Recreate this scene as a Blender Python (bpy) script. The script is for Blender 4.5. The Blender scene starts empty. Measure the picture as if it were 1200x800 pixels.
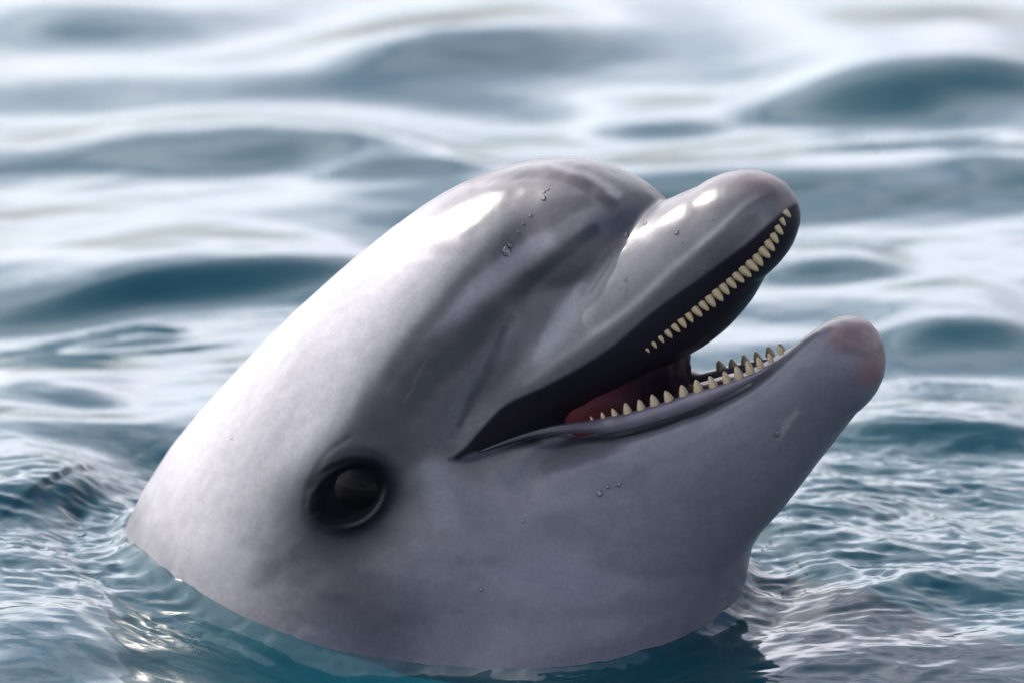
import bpy, math, random
import numpy as np
from mathutils import Vector, Matrix
import openvdb

# ------------------------------------------------------------------ camera, world, sun
S = 1.0 / 1800.0                 # one modelling unit of the animal, in metres
P = math.radians(18.0)           # camera looks down by this
PSI = math.radians(28.0)         # the snout is turned this far towards the camera
D = 5.0
O = np.array([0.0, 0.0, 0.1667])
sc = bpy.context.scene
cam_d = bpy.data.cameras.new('camera'); cam = bpy.data.objects.new('camera', cam_d)
sc.collection.objects.link(cam); sc.camera = cam
CAM = O + D * np.array([0, -math.cos(P), math.sin(P)])
cam.location = CAM
cam.rotation_euler = (math.pi / 2 - P, 0, 0)
cam_d.sensor_width = 36.0
cam_d.lens = 36.0 * D / (1200 * S)
cam_d.clip_start = 0.1; cam_d.clip_end = 4000
cam_d.dof.use_dof = True
cam_d.dof.focus_distance = D - 0.06
cam_d.dof.aperture_fstop = 5.6
cam_d.dof.aperture_blades = 8

SUN_DIR = np.array([-0.63, 0.41, 0.62]); SUN_DIR = SUN_DIR / np.linalg.norm(SUN_DIR)
w = bpy.data.worlds.new('World'); sc.world = w; w.use_nodes = True
nt = w.node_tree; nt.nodes.clear()
sky = nt.nodes.new('ShaderNodeTexSky'); sky.sky_type = 'NISHITA'; sky.sun_disc = False
sky.sun_elevation = math.asin(SUN_DIR[2]); sky.sun_rotation = math.atan2(SUN_DIR[0], SUN_DIR[1])
sky.air_density = 1.0; sky.dust_density = 5.5; sky.ozone_density = 1.5
bg = nt.nodes.new('ShaderNodeBackground'); bg.inputs['Strength'].default_value = 0.15
wo = nt.nodes.new('ShaderNodeOutputWorld')
# thin broken cloud: as bright as the sky behind it, but white
tc_ = nt.nodes.new('ShaderNodeTexCoord'); mpg = nt.nodes.new('ShaderNodeMapping'); mpg.inputs['Scale'].default_value = (1, 1, 2.6)
nz_ = nt.nodes.new('ShaderNodeTexNoise'); nz_.inputs['Scale'].default_value = 2.6; nz_.inputs['Detail'].default_value = 6; nz_.inputs['Roughness'].default_value = .55
nt.links.new(tc_.outputs['Generated'], mpg.inputs['Vector']); nt.links.new(mpg.outputs[0], nz_.inputs['Vector'])
mr_ = nt.nodes.new('ShaderNodeMapRange'); mr_.inputs['From Min'].default_value = .30; mr_.inputs['From Max'].default_value = .60; mr_.interpolation_type = 'SMOOTHSTEP'
nt.links.new(nz_.outputs['Fac'], mr_.inputs['Value'])
bw_ = nt.nodes.new('ShaderNodeRGBToBW'); nt.links.new(sky.outputs[0], bw_.inputs[0])
cc_ = nt.nodes.new('ShaderNodeMix'); cc_.data_type = 'RGBA'; cc_.blend_type = 'MULTIPLY'; cc_.inputs[0].default_value = 1
cc_.inputs[7].default_value = (2.6, 2.56, 2.8, 1); nt.links.new(bw_.outputs[0], cc_.inputs[6])
sx_ = nt.nodes.new('ShaderNodeSeparateXYZ'); nt.links.new(tc_.outputs['Generated'], sx_.inputs[0])      # veil thins out overhead
hz_ = nt.nodes.new('ShaderNodeMapRange'); hz_.interpolation_type = 'SMOOTHSTEP'; hz_.inputs['From Min'].default_value = .50; hz_.inputs['From Max'].default_value = .85
hz_.inputs['To Min'].default_value = 1.0; hz_.inputs['To Max'].default_value = .12; nt.links.new(sx_.outputs['Z'], hz_.inputs['Value'])
ml_ = nt.nodes.new('ShaderNodeMath'); ml_.operation = 'MULTIPLY'; nt.links.new(mr_.outputs[0], ml_.inputs[0]); nt.links.new(hz_.outputs[0], ml_.inputs[1])
cm_ = nt.nodes.new('ShaderNodeMix'); cm_.data_type = 'RGBA'; nt.links.new(ml_.outputs[0], cm_.inputs[0])
nt.links.new(sky.outputs[0], cm_.inputs[6]); nt.links.new(cc_.outputs[2], cm_.inputs[7])
mn_ = nt.nodes.new('ShaderNodeVectorMath'); mn_.operation = 'MINIMUM'; mn_.inputs[1].default_value = (9.8, 9.7, 10.3)   # cloud spreads the glare round the sun
nt.links.new(cm_.outputs[2], mn_.inputs[0]); nt.links.new(mn_.outputs[0], bg.inputs[0]); nt.links.new(bg.outputs[0], wo.inputs[0])
sl = bpy.data.lights.new('sun', 'SUN'); sl.energy = 4.8; sl.angle = math.radians(0.6); sl.color = (1.0, 0.925, 0.84)
so = bpy.data.objects.new('sun', sl); sc.collection.objects.link(so)
so.rotation_euler = Vector(SUN_DIR).to_track_quat('Z', 'Y').to_euler()
so.location = (-3, 1, 5)
sc.view_settings.view_transform = 'Standard'; sc.view_settings.look = 'None'
sc.view_settings.gamma = 1.0; sc.view_settings.exposure = 1.5
sc.cycles.max_bounces = 8; sc.cycles.transmission_bounces = 6; sc.cycles.caustics_refractive = False

rng = np.random.default_rng(7); random.seed(7)

# ------------------------------------------------------------------ frames
eU = np.array([math.cos(PSI), -math.sin(PSI), 0.0])
eV = np.array([0.0, 0.0, 1.0])
eW = np.array([-math.sin(PSI), -math.cos(PSI), 0.0])
camF = np.array([0, math.cos(P), -math.sin(P)]); camR = np.array([1.0, 0, 0]); camUp = np.array([0, math.sin(P), math.cos(P)])

def ray(x, v):
    return camF * D + camR * ((x - 600) * S) + camUp * ((400 - v) * S)

def un(x, v, W=0.0):
    """where the sight line through a reference point meets the plane W of the animal"""
    r = ray(x, v)
    t = (W * S - np.dot(CAM - O, eW)) / np.dot(r, eW)
    p = CAM + r * t - O
    return np.array([np.dot(p, eU), np.dot(p, eV)]) / S

def proj(U, V, W):
    Pw = (U[..., None] * eU + V[..., None] * eV + W[..., None] * eW) * S + O - CAM
    z = Pw @ camF
    return 600 + (Pw @ camR) / z * D / S, 400 - (Pw @ camUp) / z * D / S

def to_world(U, V, W):
    return (np.asarray(U)[..., None] * eU + np.asarray(V)[..., None] * eV + np.asarray(W)[..., None] * eW) * S + O

# ------------------------------------------------------------------ small noise
def vnoise(p, freq, seed=0):
    """smooth value noise, p (...,3)"""
    q = p * freq + seed * 17.31
    i = np.floor(q).astype(np.int64); f = (q - i); f = f * f * (3 - 2 * f)
    def h(a, b, c):
        n = (a * 374761393 + b * 668265263 + c * 2147483647 + seed * 1013) & 0x7fffffff
        n = ((n ^ (n >> 13)) * 1274126177) & 0x7fffffff
        n = n ^ (n >> 16)
        return (n & 0xffff) / 32767.5 - 1.0
    x, y, z = i[..., 0], i[..., 1], i[..., 2]
    fx, fy, fz = f[..., 0], f[..., 1], f[..., 2]
    r = 0
    for dx in (0, 1):
        for dy in (0, 1):
            for dz in (0, 1):
                r = r + h(x + dx, y + dy, z + dz) * (fx if dx else 1 - fx) * (fy if dy else 1 - fy) * (fz if dz else 1 - fz)
    return r

def sstep(a, b, x):
    t = np.clip((x - a) / (b - a), 0, 1); return t * t * (3 - 2 * t)

def catmull(pts, n):
    pts = np.asarray(pts, float)
    P0 = np.vstack([2 * pts[0] - pts[1], pts, 2 * pts[-1] - pts[-2]])
    m = len(pts) - 1
    out = []
    for s in np.linspace(0, m, n):
        i = min(int(s), m - 1); f = s - i
        a, b, c, d = P0[i], P0[i + 1], P0[i + 2], P0[i + 3]
        out.append(0.5 * (2 * b + (c - a) * f + (2 * a - 5 * b + 4 * c - d) * f * f + (3 * b - a - 3 * c + d) * f ** 3))
    return np.array(out)

# ------------------------------------------------------------------ lofted bodies of the head
class Loft:
    """stations: (top x,v, bottom x,v, half width, height of the widest line 0 top..1 bottom, roundness top, roundness bottom)"""
    def __init__(self, st, cap=0.0, n=70, Wt=0.0, cap_sharp=2.0):
        rows = []
        for r in st:
            t = un(r[0], r[1], Wt); b = un(r[2], r[3], Wt)
            rows.append([t[0], t[1], b[0], b[1], r[4], r[5], r[6], r[7]])
        R = catmull(rows, n)
        if cap > 0:
            last = R[-1]; T = last[0:2]; B = last[2:4]; C = T + (B - T) * last[5]
            pc = R[-4]; Cp = (pc[0:2] + (pc[2:4] - pc[0:2]) * pc[5])
            ud = (T - B) / np.linalg.norm(T - B); d = np.array([ud[1], -ud[0]])
            if np.dot(d, C - Cp) < 0: d = -d
            ex = []
            for th in np.linspace(0, math.pi / 2, 14)[1:]:
                sc_ = max(math.cos(th), 0.02) ** (2 / cap_sharp)
                c2 = C + d * cap * math.sin(th)
                row = last.copy(); row[0:2] = c2 + (T - C) * sc_; row[2:4] = c2 + (B - C) * sc_; row[4] = last[4] * sc_
                ex.append(row)
            R = np.vstack([R, ex])
        T = R[:, 0:2]; B = R[:, 2:4]
        self.R = R
        C = T + (B - T) * R[:, 5:6]
        ud = (T - B); ln = np.linalg.norm(ud, axis=1, keepdims=True); ud = ud / ln
        ax = np.stack([ud[:, 1], -ud[:, 0]], 1)
        mid = (T + B) / 2; dm = np.gradient(mid, axis=0)
        sg = np.sign(np.sum(ax * dm, 1)); 
        if np.median(sg) < 0: ax = -ax
        self.C, self.ud, self.ax = C, ud, ax
        self.at = np.linalg.norm(T - C, axis=1); self.ab = np.linalg.norm(B - C, axis=1)
        self.b = np.maximum(R[:, 4], 0.5); self.nt = R[:, 6]; self.nb = R[:, 7]
        self.fl = None

    def maps(self, Ug, Vg):
        shp = Ug.shape
        p = np.stack([Ug.ravel(), Vg.ravel()], 1)
        N = len(self.C)
        L = np.stack([(p - self.C[i]) @ self.ax[i] for i in range(N)], 0)
        best = np.full(len(p), 1e9); s = np.zeros(len(p)); found = np.zeros(len(p), bool)
        for i in range(N - 1):
            cr = (L[i] >= 0) & (L[i + 1] < 0)
            f = np.where(cr, L[i] / np.maximum(L[i] - L[i + 1], 1e-6), 0)
            c = self.C[i] + (self.C[i + 1] - self.C[i]) * f[:, None]
            dd = np.hypot(p[:, 0] - c[:, 0], p[:, 1] - c[:, 1])
            m = cr & (dd < best)
            best[m] = dd[m]; s[m] = (i + f)[m]; found |= cr
        over = np.zeros(len(p))
        nf = ~found
        e0 = nf & (L[0] < 0); over[e0] = -L[0][e0]; s[e0] = 0
        e1 = nf & ~e0; s[e1] = N - 1; over[e1] = np.maximum(L[-1][e1], 0)
        i = np.minimum(s.astype(int), N - 2); f = s - i
        def ip(a):
            return a[i] * (1 - f) + a[i + 1] * f
        cx = ip(self.C[:, 0]); cy = ip(self.C[:, 1]); ux = ip(self.ud[:, 0]); uy = ip(self.ud[:, 1])
        t = (p[:, 0] - cx) * ux + (p[:, 1] - cy) * uy
        a = np.where(t > 0, ip(self.at), ip(self.ab))
        n = np.where(t > 0, ip(self.nt), ip(self.nb))
        r = [q.reshape(shp).astype(np.float32) for q in (t, np.maximum(a, 0.5), ip(self.b), n, over, s)]
        return r

def field(m, W):
    """approximate signed distance of a loft from its 2D maps (arrays broadcast against W)"""
    t, a, b, n, over = m[:5]
    x = np.abs(t) / a + 1e-4; y = np.abs(W) / b + 1e-4
    xn = x ** n; yn = y ** n
    q = (xn + yn) ** (1 / n)
    g = np.sqrt((xn / x / a) ** 2 + (yn / y / b) ** 2) * q ** (1 - n)
    d = (q - 1) / g
    d = np.where(q < 0.25, -0.75 * np.minimum(a, b), d)
    return np.where(over > 0, np.hypot(np.maximum(d, 0), over), d)

def smin(a, b, k):
    h = np.clip(0.5 + 0.5 * (b - a) / k, 0, 1)
    return b + (a - b) * h - k * h * (1 - h)

def smax(a, b, k): return -smin(-a, -b, k)

# head and body: dorsal outline / belly, from under the water to the melon
A = Loft([
    (-260, 1250, 300, 1560, 270, .50, 2, 2),
    (-60, 1010, 500, 1330, 280, .50, 2, 2),
    (82, 800, 660, 1120, 276, .50, 2, 2),
    (152, 668, 735, 950, 260, .50, 2, 2),
    (172, 588, 728, 860, 247, .50, 2, 2),
    (225, 500, 690, 765, 234, .50, 2, 2.1),
    (320, 394, 665, 660, 214, .50, 2, 2.1),
    (420, 300, 655, 560, 186, .50, 2, 2.1),
    (520, 226, 665, 470, 158, .52, 2, 2.1),
    (600, 194, 676, 408, 128, .52, 2, 2),
    (655, 187, 670, 385, 104, .50, 2, 2)], cap=150)
# upper jaw
B = Loft([
    (470, 410, 610, 540, 168, .58, 2, 2),
    (560, 350, 690, 480, 142, .60, 2, 2),
    (640, 312, 776, 432, 126, .58, 2.1, 2),
    (702, 272, 833, 400, 106, .56, 2.2, 2),
    (764, 242, 866, 368, 88, .54, 2.2, 2),
    (818, 218, 892, 327, 74, .54, 2.2, 2)], cap=90, cap_sharp=2.05)
# lower jaw and throat
Cj = Loft([
    (350, 640, 560, 900, 215, .45, 2, 3),
    (470, 560, 690, 880, 205, .40, 2, 3),
    (580, 505, 795, 800, 182, .36, 2.1, 3),
    (680, 492, 837, 704, 150, .32, 2.3, 2.8),
    (760, 478, 876, 640, 116, .30, 2.4, 2.4),
    (825, 458, 915, 597, 92, .30, 2.4, 2),
    (885, 430, 955, 545, 76, .32, 2.3, 2),
    (938, 391, 1003, 484, 62, .40, 2.2, 2)], cap=76, cap_sharp=2.35)
# throat bag below the jaw
Th = Loft([
    (560, 1150, 790, 1150, 230, .5, 2, 2),
    (560, 900, 796, 860, 200, .5, 2, 2),
    (560, 760, 799, 715, 172, .5, 2, 2),
    (600, 640, 788, 680, 128, .5, 2, 2)], cap=60)
# lips: (x, v, half width of the head there), corner to tip
UP_LIP = [(516, 547, 203), (530, 535, 200), (569, 492, 188), (619, 467, 166), (669, 440, 140), (719, 408, 113), (769, 366, 93), (819, 330, 81), (869, 293, 69), (896, 268, 57), (914, 249, 44), (930, 238, 20), (948, 230, 0)]
LO_LIP = [(516, 547, 203), (530, 541, 200), (577, 531, 185), (632, 523, 168), (692, 514, 145), (750, 497, 118), (800, 474, 100), (850, 450, 88), (900, 424, 78), (945, 388, 60), (985, 364, 20), (1010, 350, 0)]
up_c = catmull([un(*p) for p in UP_LIP], 90); lo_c = catmull([un(*p) for p in LO_LIP], 90)

def poly_sd(px, py, poly):
    """signed distance, negative inside"""
    d = np.full(px.shape, 1e9); inside = np.zeros(px.shape, bool)
    n = len(poly)
    for i in range(n):
        ax_, ay_ = poly[i]; bx_, by_ = poly[(i + 1) % n]
        ex, ey = bx_ - ax_, by_ - ay_
        if ex * ex + ey * ey < 1e-9: continue
        wx, wy = px - ax_, py - ay_
        h = np.clip((wx * ex + wy * ey) / (ex * ex + ey * ey), 0, 1)
        d = np.minimum(d, np.hypot(wx - ex * h, wy - ey * h))
        c = ((ay_ > py) != (by_ > py)) & (px < (bx_ - ax_) * (py - ay_) / (by_ - ay_ + 1e-12) + ax_)
        inside ^= c
    return np.where(inside, -d, d)

lo_cut = lo_c + np.array([0, 0])
wedge = np.vstack([up_c, [[900, 400]], [[900, 150]], lo_c[::-1]])

U0, U1, V0, V1 = -640, 520, -900, 260
MS = 2.0
mu = np.arange(U0, U1 + MS, MS); mv = np.arange(V0, V1 + MS, MS)
MU, MV = np.meshgrid(mu, mv, indexing='ij')
mA, mB, mC, mT = A.maps(MU, MV), B.maps(MU, MV), Cj.maps(MU, MV), Th.maps(MU, MV)
def blur(m, r=5):
    for axn in (0, 1):
        pad = [(0, 0), (0, 0)]; pad[axn] = (r + 1, r)
        c = np.cumsum(np.pad(m.astype(np.float64), pad, mode='edge'), axis=axn)
        m = (np.take(c, np.arange(2 * r + 1, c.shape[axn]), axn) - np.take(c, np.arange(0, c.shape[axn] - 2 * r - 1), axn)) / (2 * r + 1)
    return m.astype(np.float32)
mA = [blur(blur(q_)) for q_ in mA[:4]] + mA[4:]; mT = [blur(blur(q_)) for q_ in mT[:4]] + mT[4:]
mWd = poly_sd(MU, MV, wedge).astype(np.float32)
# softness of the joint melon / upper jaw: sharp at the crease, soft behind it
cu = un(738, 276, 45)
mK = (6 + 50 * sstep(62, 150, np.hypot(MU - cu[0], (MV - cu[1]) * 1.0))).astype(np.float32)

def whole(a, b, c, t, wd, k, W):
    dA, dB, dC, dT = field(a, W), field(b, W), field(c, W), field(t, W)
    body = smin(dA, smin(dC, dT, 130.0), 100.0)
    body = smax(body, -wd, 7.0)
    return smin(body, dB, k)

# voxel pass over one half of the animal, mirrored
GS = 3.0
gu = np.arange(U0, U1, GS); gv = np.arange(V0, V1, GS); gw = np.arange(-2, 118) * GS
def resample(m, u, v):
    fu = np.clip((u - U0) / MS, 0, len(mu) - 1.001); fv = np.clip((v - V0) / MS, 0, len(mv) - 1.001)
    iu = fu.astype(int); iv = fv.astype(int); fu = (fu - iu).astype(np.float32); fv = (fv - iv).astype(np.float32)
    return (m[iu, iv] * (1 - fu) * (1 - fv) + m[iu + 1, iv] * fu * (1 - fv) + m[iu, iv + 1] * (1 - fu) * fv + m[iu + 1, iv + 1] * fu * fv)
GU, GV = np.meshgrid(gu, gv, indexing='ij')
def rs(ms, u, v): return [resample(m, u, v) for m in ms[:5]]
def field_all(u, v, W):
    e = (lambda x: x[..., None]) if np.ndim(W) == 1 and np.ndim(u) == 2 else (lambda x: x)
    g = lambda ms: [e(x) for x in rs(ms, u, v)]
    return whole(g(mA), g(mB), g(mC), g(mT), e(resample(mWd, u, v)), e(resample(mK, u, v)), W)

def mesh_from(vol, origin):
    full = np.concatenate([vol[:, :, :2:-1], vol[:, :, 2:]], axis=2)   # mirror about W = 0
    nb = vol.shape[2] - 3
    gr = openvdb.FloatGrid(background=30.0)
    gr.copyFromArray(np.clip(full, -30, 30).astype(np.float32))
    pts, quads = gr.convertToQuads(isovalue=0.0)
    pts = pts.astype(np.float64)
    return np.stack([origin[0] + pts[:, 0] * GS, origin[1] + pts[:, 1] * GS, (pts[:, 2] - nb) * GS], 1), quads

def polish(p, f, it=3):
    h = 1.0
    for _ in range(it):
        u, v, W = p[:, 0], p[:, 1], p[:, 2]
        d = f(u, v, W)
        g = np.stack([f(u + h, v, W) - f(u - h, v, W), f(u, v + h, W) - f(u, v - h, W), f(u, v, W + h) - f(u, v, W - h)], 1) / (2 * h)
        g2 = np.sum(g * g, 1)
        step = np.clip(d / np.maximum(g2, 0.05), -3, 3)
        p = p - g * step[:, None]
    g = g / np.maximum(np.sqrt(g2), 1e-3)[:, None]
    return p, g

def relax(p, quads, it=1, lam=0.5):
    n = len(p)
    e = np.vstack([quads[:, [0, 1]], quads[:, [1, 2]], quads[:, [2, 3]], quads[:, [3, 0]]])
    for _ in range(it):
        acc = np.zeros((n, 3)); cnt = np.bincount(e[:, 0], minlength=n) + np.bincount(e[:, 1], minlength=n)
        for k in range(3):
            acc[:, k] = np.bincount(e[:, 0], p[e[:, 1], k], minlength=n) + np.bincount(e[:, 1], p[e[:, 0], k], minlength=n)
        p = p + lam * (acc / np.maximum(cnt, 1)[:, None] - p)
    return p

W3 = gw.astype(np.float32)
vol = np.empty((len(gu), len(gv), len(gw)), np.float32)
for i0 in range(0, len(gu), 40):
    vol[i0:i0 + 40] = field_all(GU[i0:i0 + 40], GV[i0:i0 + 40], W3)
bp, bq = mesh_from(vol, (U0, V0))
def fpt(u, v, W): return field_all(u, v, W)
bp = relax(bp, bq, 2); bp, bn = polish(bp, fpt, 3)
bp = relax(bp, bq, 2, 0.4)

# ------------------------------------------------------------------ skin paint and creases, drawn on the flank
def strokes_value(sx, sy, pts, soft=1.0, ex_=3.4):
    """pts: (x, v, half width); returns gaussian-like falloff along a smooth stroke"""
    c = catmull(pts, max(8, len(pts) * 6))
    best = np.full(sx.shape, 9.0)
    for i in range(len(c) - 1):
        a, b = c[i], c[i + 1]
        ex, ey = b[0] - a[0], b[1] - a[1]; l2 = ex * ex + ey * ey + 1e-9
        h = np.clip(((sx - a[0]) * ex + (sy - a[1]) * ey) / l2, 0, 1)
        wd = a[2] + (b[2] - a[2]) * h
        d = np.hypot(sx - a[0] - ex * h, sy - a[1] - ey * h) / np.maximum(wd, 0.3)
        best = np.minimum(best, d)
    return np.exp(-best ** ex_ * soft)

EYE = (412, 579)
def flank_xy(p):
    return proj(p[:, 0], p[:, 1], np.abs(p[:, 2]))

def side_normal(p, n): return n

sx, sy = flank_xy(bp)
side = sstep(8, 60, np.abs(bp[:, 2]))
disp = np.zeros(len(bp))
above = bp[:, 1] > -420
def add(pts, amt, soft=1.0, s=True, ex_=2.4):
    global disp
    disp = disp + amt * strokes_value(sx, sy, pts, soft, ex_) * (side if s else 1)
# eye: bulge, lid folds
ca, sa = math.cos(math.radians(38)), math.sin(math.radians(38))
ex = (sx - EYE[0]) * ca - (sy - EYE[1]) * sa      # along the eye slit (towards the snout, up right)
ey = (sx - EYE[0]) * sa + (sy - EYE[1]) * ca
re = np.hypot(ex / 62, ey / 48)
disp += side * 7 * np.exp(-re ** 2 * 1.1)
ro = np.hypot(ex / 40, ey / 25)
disp -= side * 3.5 * sstep(1.4, 0.8, ro)
disp += side * 0.5 * np.exp(-((ro - 1.3) / 0.14) ** 2)
disp -= side * 0.8 * np.exp(-((np.hypot(ex / 47, ey / 37) - 1.0) / 0.07) ** 2) * sstep(-0.2, 0.5, -ey / 40 + 0.3)
disp -= side * 0.4 * np.exp(-((np.hypot(ex / 56, ey / 47) - 1.0) / 0.06) ** 2)
# wrinkles round the eye
add([(366, 572, 2.5), (376, 556, 3), (392, 545, 2)], -1.6)
add([(372, 582, 2), (384, 562, 2.4), (398, 553, 2)], -1.4)
add([(360, 590, 2), (364, 566, 3), (384, 532, 3), (410, 512, 2)], -0.7)
# crease melon / upper jaw on the side, running back
add([(728, 286, 3), (712, 304, 4), (697, 326, 5), (686, 342, 6)], -3.0)
add([(675, 360, 14), (640, 400, 18), (600, 440, 20), (560, 480, 20)], -2.5, 1, ex_=2)
add([(600, 380, 8), (575, 420, 9), (552, 470, 9), (538, 510, 7)], -1.2, 1, ex_=2)
add([(640, 410, 14), (600, 450, 16), (555, 500, 16)], 2.0, 1, ex_=2)
# cheek hollow below the corner of the mouth and the jaw ridge
add([(528, 540, 16), (560, 580, 22), (600, 615, 30), (660, 640, 35)], -4)
add([(500, 570, 26), (520, 600, 30), (560, 650, 36)], 4)
add([(640, 545, 20), (720, 530, 22), (800, 500, 18)], 3)
# groove below the lower lip and the lip roll
add([(640, 505, 3), (700, 512, 3.4), (760, 503, 3.4), (810, 484, 3.4), (850, 466, 3), (880, 450, 2.4)], -2.6)
add([(620, 512, 6), (700, 521, 6), (770, 511, 6), (830, 487, 6), (880, 462, 5), (920, 428, 5), (960, 392, 5)], 1.6)
# upper lip edge
add([(620, 452, 7), (680, 408, 7), (740, 366, 7), (790, 320, 7), (840, 276, 6), (880, 240, 6), (910, 224, 6)], 2.0)
# brow line behind the melon
add([(560, 213, 8), (640, 205, 8), (690, 222, 9)], -1.6, s=False)
disp += 0.8 * vnoise(bp, 1 / 45, 3) + 0.35 * vnoise(bp, 1 / 14, 4)
lone = np.linalg.norm(bn, axis=1) > 0.5
bp = bp + bn * (disp * lone)[:, None]
sx, sy = flank_xy(bp)

# colours -----------------------------------------------------------------
n1 = vnoise(bp, 1 / 60, 11); n2 = vnoise(bp, 1 / 22, 12); n3 = vnoise(bp, 1 / 7, 13)
wx = sx + 4 * n1 + 1.5 * n2 + 1.2 * n3; wy = sy + 4 * vnoise(bp, 1 / 60, 21) + 1.5 * vnoise(bp, 1 / 22, 22)
col = np.tile(np.array([0.172, 0.168, 0.176]), (len(bp), 1))
sd_ = side
def mix(c, f):
    global col
    f = np.clip(f, 0, 1)[:, None]; col = col * (1 - f) + np.array(c) * f
def st(pts, c, a=1.0, soft=1.0, s=True, s_sharp=False):
    mix(c, a * strokes_value(wx, wy, pts, soft, 1.9 if max(q_[2] for q_ in pts) > 33 and not s_sharp else 3.4) * (sd_ if s else 1))
# throat and belly: bluer, slightly darker tone
under = sstep(-40, 120, (bp[:, 0] * 0.62 - bp[:, 1] * 0.78) - 120)
mix((0.145, 0.150, 0.182), 0.85 * under)
DK = (0.018, 0.024, 0.034); MD = (0.062, 0.056, 0.068); LT = (0.25, 0.24, 0.25)
st([(330, 380, 62), (270, 470, 74), (235, 560, 74), (250, 640, 60)], (0.33, 0.322, 0.326), .9, 1, s=False)  # sunlit back and neck: brightness painted into the skin colour
st([(480, 300, 44), (425, 385, 46), (384, 455, 42), (348, 535, 34)], (0.37, 0.36, 0.368), .85)  # lit zone carried on towards the eye stripe as paler skin
st([(540, 240, 26), (600, 215, 33), (680, 212, 34), (755, 232, 24)], (0.095, 0.088, 0.094), .85, s=False)
st([(790, 245, 44), (850, 215, 40), (900, 215, 34)], (0.085, 0.08, 0.086), .85, s=False)
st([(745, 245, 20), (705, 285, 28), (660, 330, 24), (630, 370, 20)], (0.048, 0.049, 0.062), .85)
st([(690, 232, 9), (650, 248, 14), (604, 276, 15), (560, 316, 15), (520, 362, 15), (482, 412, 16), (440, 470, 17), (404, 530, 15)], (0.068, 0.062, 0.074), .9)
st([(500, 222, 3), (560, 208, 5), (620, 203, 6), (668, 208, 7), (700, 222, 8), (722, 238, 9)], (0.045, 0.040, 0.047), .85, s=False)
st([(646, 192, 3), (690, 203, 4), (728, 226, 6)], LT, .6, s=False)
st([(640, 280, 10), (585, 318, 13), (540, 366, 14), (498, 420, 13), (462, 460, 10)], (0.27, 0.26, 0.285), .88)
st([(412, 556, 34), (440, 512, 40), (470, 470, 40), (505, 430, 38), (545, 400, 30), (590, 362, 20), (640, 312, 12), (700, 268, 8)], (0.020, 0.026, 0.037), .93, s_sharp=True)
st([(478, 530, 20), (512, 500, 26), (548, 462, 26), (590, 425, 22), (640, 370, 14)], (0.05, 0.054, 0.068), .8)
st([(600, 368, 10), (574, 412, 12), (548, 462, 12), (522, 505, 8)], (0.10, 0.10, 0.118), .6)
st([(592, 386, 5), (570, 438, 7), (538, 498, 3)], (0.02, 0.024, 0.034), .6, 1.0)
st([(684, 340, 9), (660, 376, 13), (634, 418, 9)], (0.24, 0.24, 0.262), .85)
st([(684, 356, 10), (722, 306, 15), (765, 268, 13), (800, 245, 10)], (0.20, 0.192, 0.196), .7)
st([(600, 500, 14), (680, 440, 18), (760, 372, 18), (830, 308, 16), (880, 262, 10)], (0.075, 0.073, 0.085), .8)
st([(505, 552, 14), (514, 570, 22), (525, 600, 20)], (0.24, 0.245, 0.27), .45)
st([(318, 668, 24), (345, 655, 34), (385, 690, 46), (440, 730, 56)], (0.05, 0.054, 0.07), .8)  # darker skin below the eye, with the shadow edge painted in
st([(395, 640, 26), (410, 680, 30)], (0.05, 0.054, 0.07), .5)  # same painted shade, right under the eye
st([(650, 562, 18), (700, 556, 18), (750, 562, 14)], (0.10, 0.10, 0.125), .4)
# snout tips: rubbed, pinkish
st([(885, 208, 20), (918, 222, 20), (930, 240, 16)], (0.12, 0.08, 0.08), .6, s=False)
st([(985, 392, 20), (1012, 395, 26), (1026, 420, 22), (1015, 440, 16)], (0.20, 0.125, 0.12), .85, s=False)
st([(990, 412, 6), (1012, 418, 5), (1028, 412, 4)], (0.09, 0.06, 0.06), .5, s=False)
# eye patch
mix(DK, .85 * side * sstep(1.6, 0.8, np.hypot(ex / 70, ey / 56) + .1 * n1))
mix((0.003, 0.004, 0.006), side * sstep(1.38, 0.72, np.hypot(ex / 55, ey / 45) + .06 * n2))
mix((0.13, 0.13, 0.14), .55 * side * np.exp(-((np.hypot(ex / 42, ey / 33) - 1.0) / 0.055) ** 2) * sstep(.3, 1.0, ey / 34) * sstep(-.9, -.1, ex / 42) )
# rake marks and fine scars
sc_r = np.random.default_rng(8)
for _ in range(24):
    x0 = sc_r.uniform(190, 900); y0 = sc_r.uniform(230, 720); an = sc_r.normal(-0.9, 0.5); L = sc_r.uniform(15, 70)
    st([(x0, y0, 1.2), (x0 + L * math.cos(an) * .5, y0 + L * math.sin(an) * .5 + sc_r.normal(0, 3), 1.6), (x0 + L * math.cos(an), y0 + L * math.sin(an), 1.0)],
       (0.25, 0.25, 0.26) if sc_r.random() < .6 else (0.09, 0.09, 0.10), sc_r.uniform(.05, .14))
st([(912, 510, 3), (922, 492, 4), (932, 482, 3)], (0.3, 0.28, 0.28), .7)
col *= .47 * (1 + 0.07 * n1 + 0.05 * n2 + 0.035 * n3)[:, None]
# dark band along the lower lip, paler towards the front
st([(528, 538, 4), (560, 534, 5), (610, 522, 5), (660, 517, 5), (710, 509, 4), (760, 494, 4)], (0.025, 0.026, 0.036), .95, 1.2)
st([(740, 498, 4), (790, 478, 4), (840, 458, 4), (880, 442, 3)], (0.12, 0.11, 0.14), .8, 1.2)
st([(640, 514, 1.6), (700, 516, 2), (760, 504, 2), (810, 486, 2), (850, 468, 1.6)], (0.03, 0.03, 0.04), .8)
col *= np.array([0.95, 0.985, 1.075])
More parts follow.
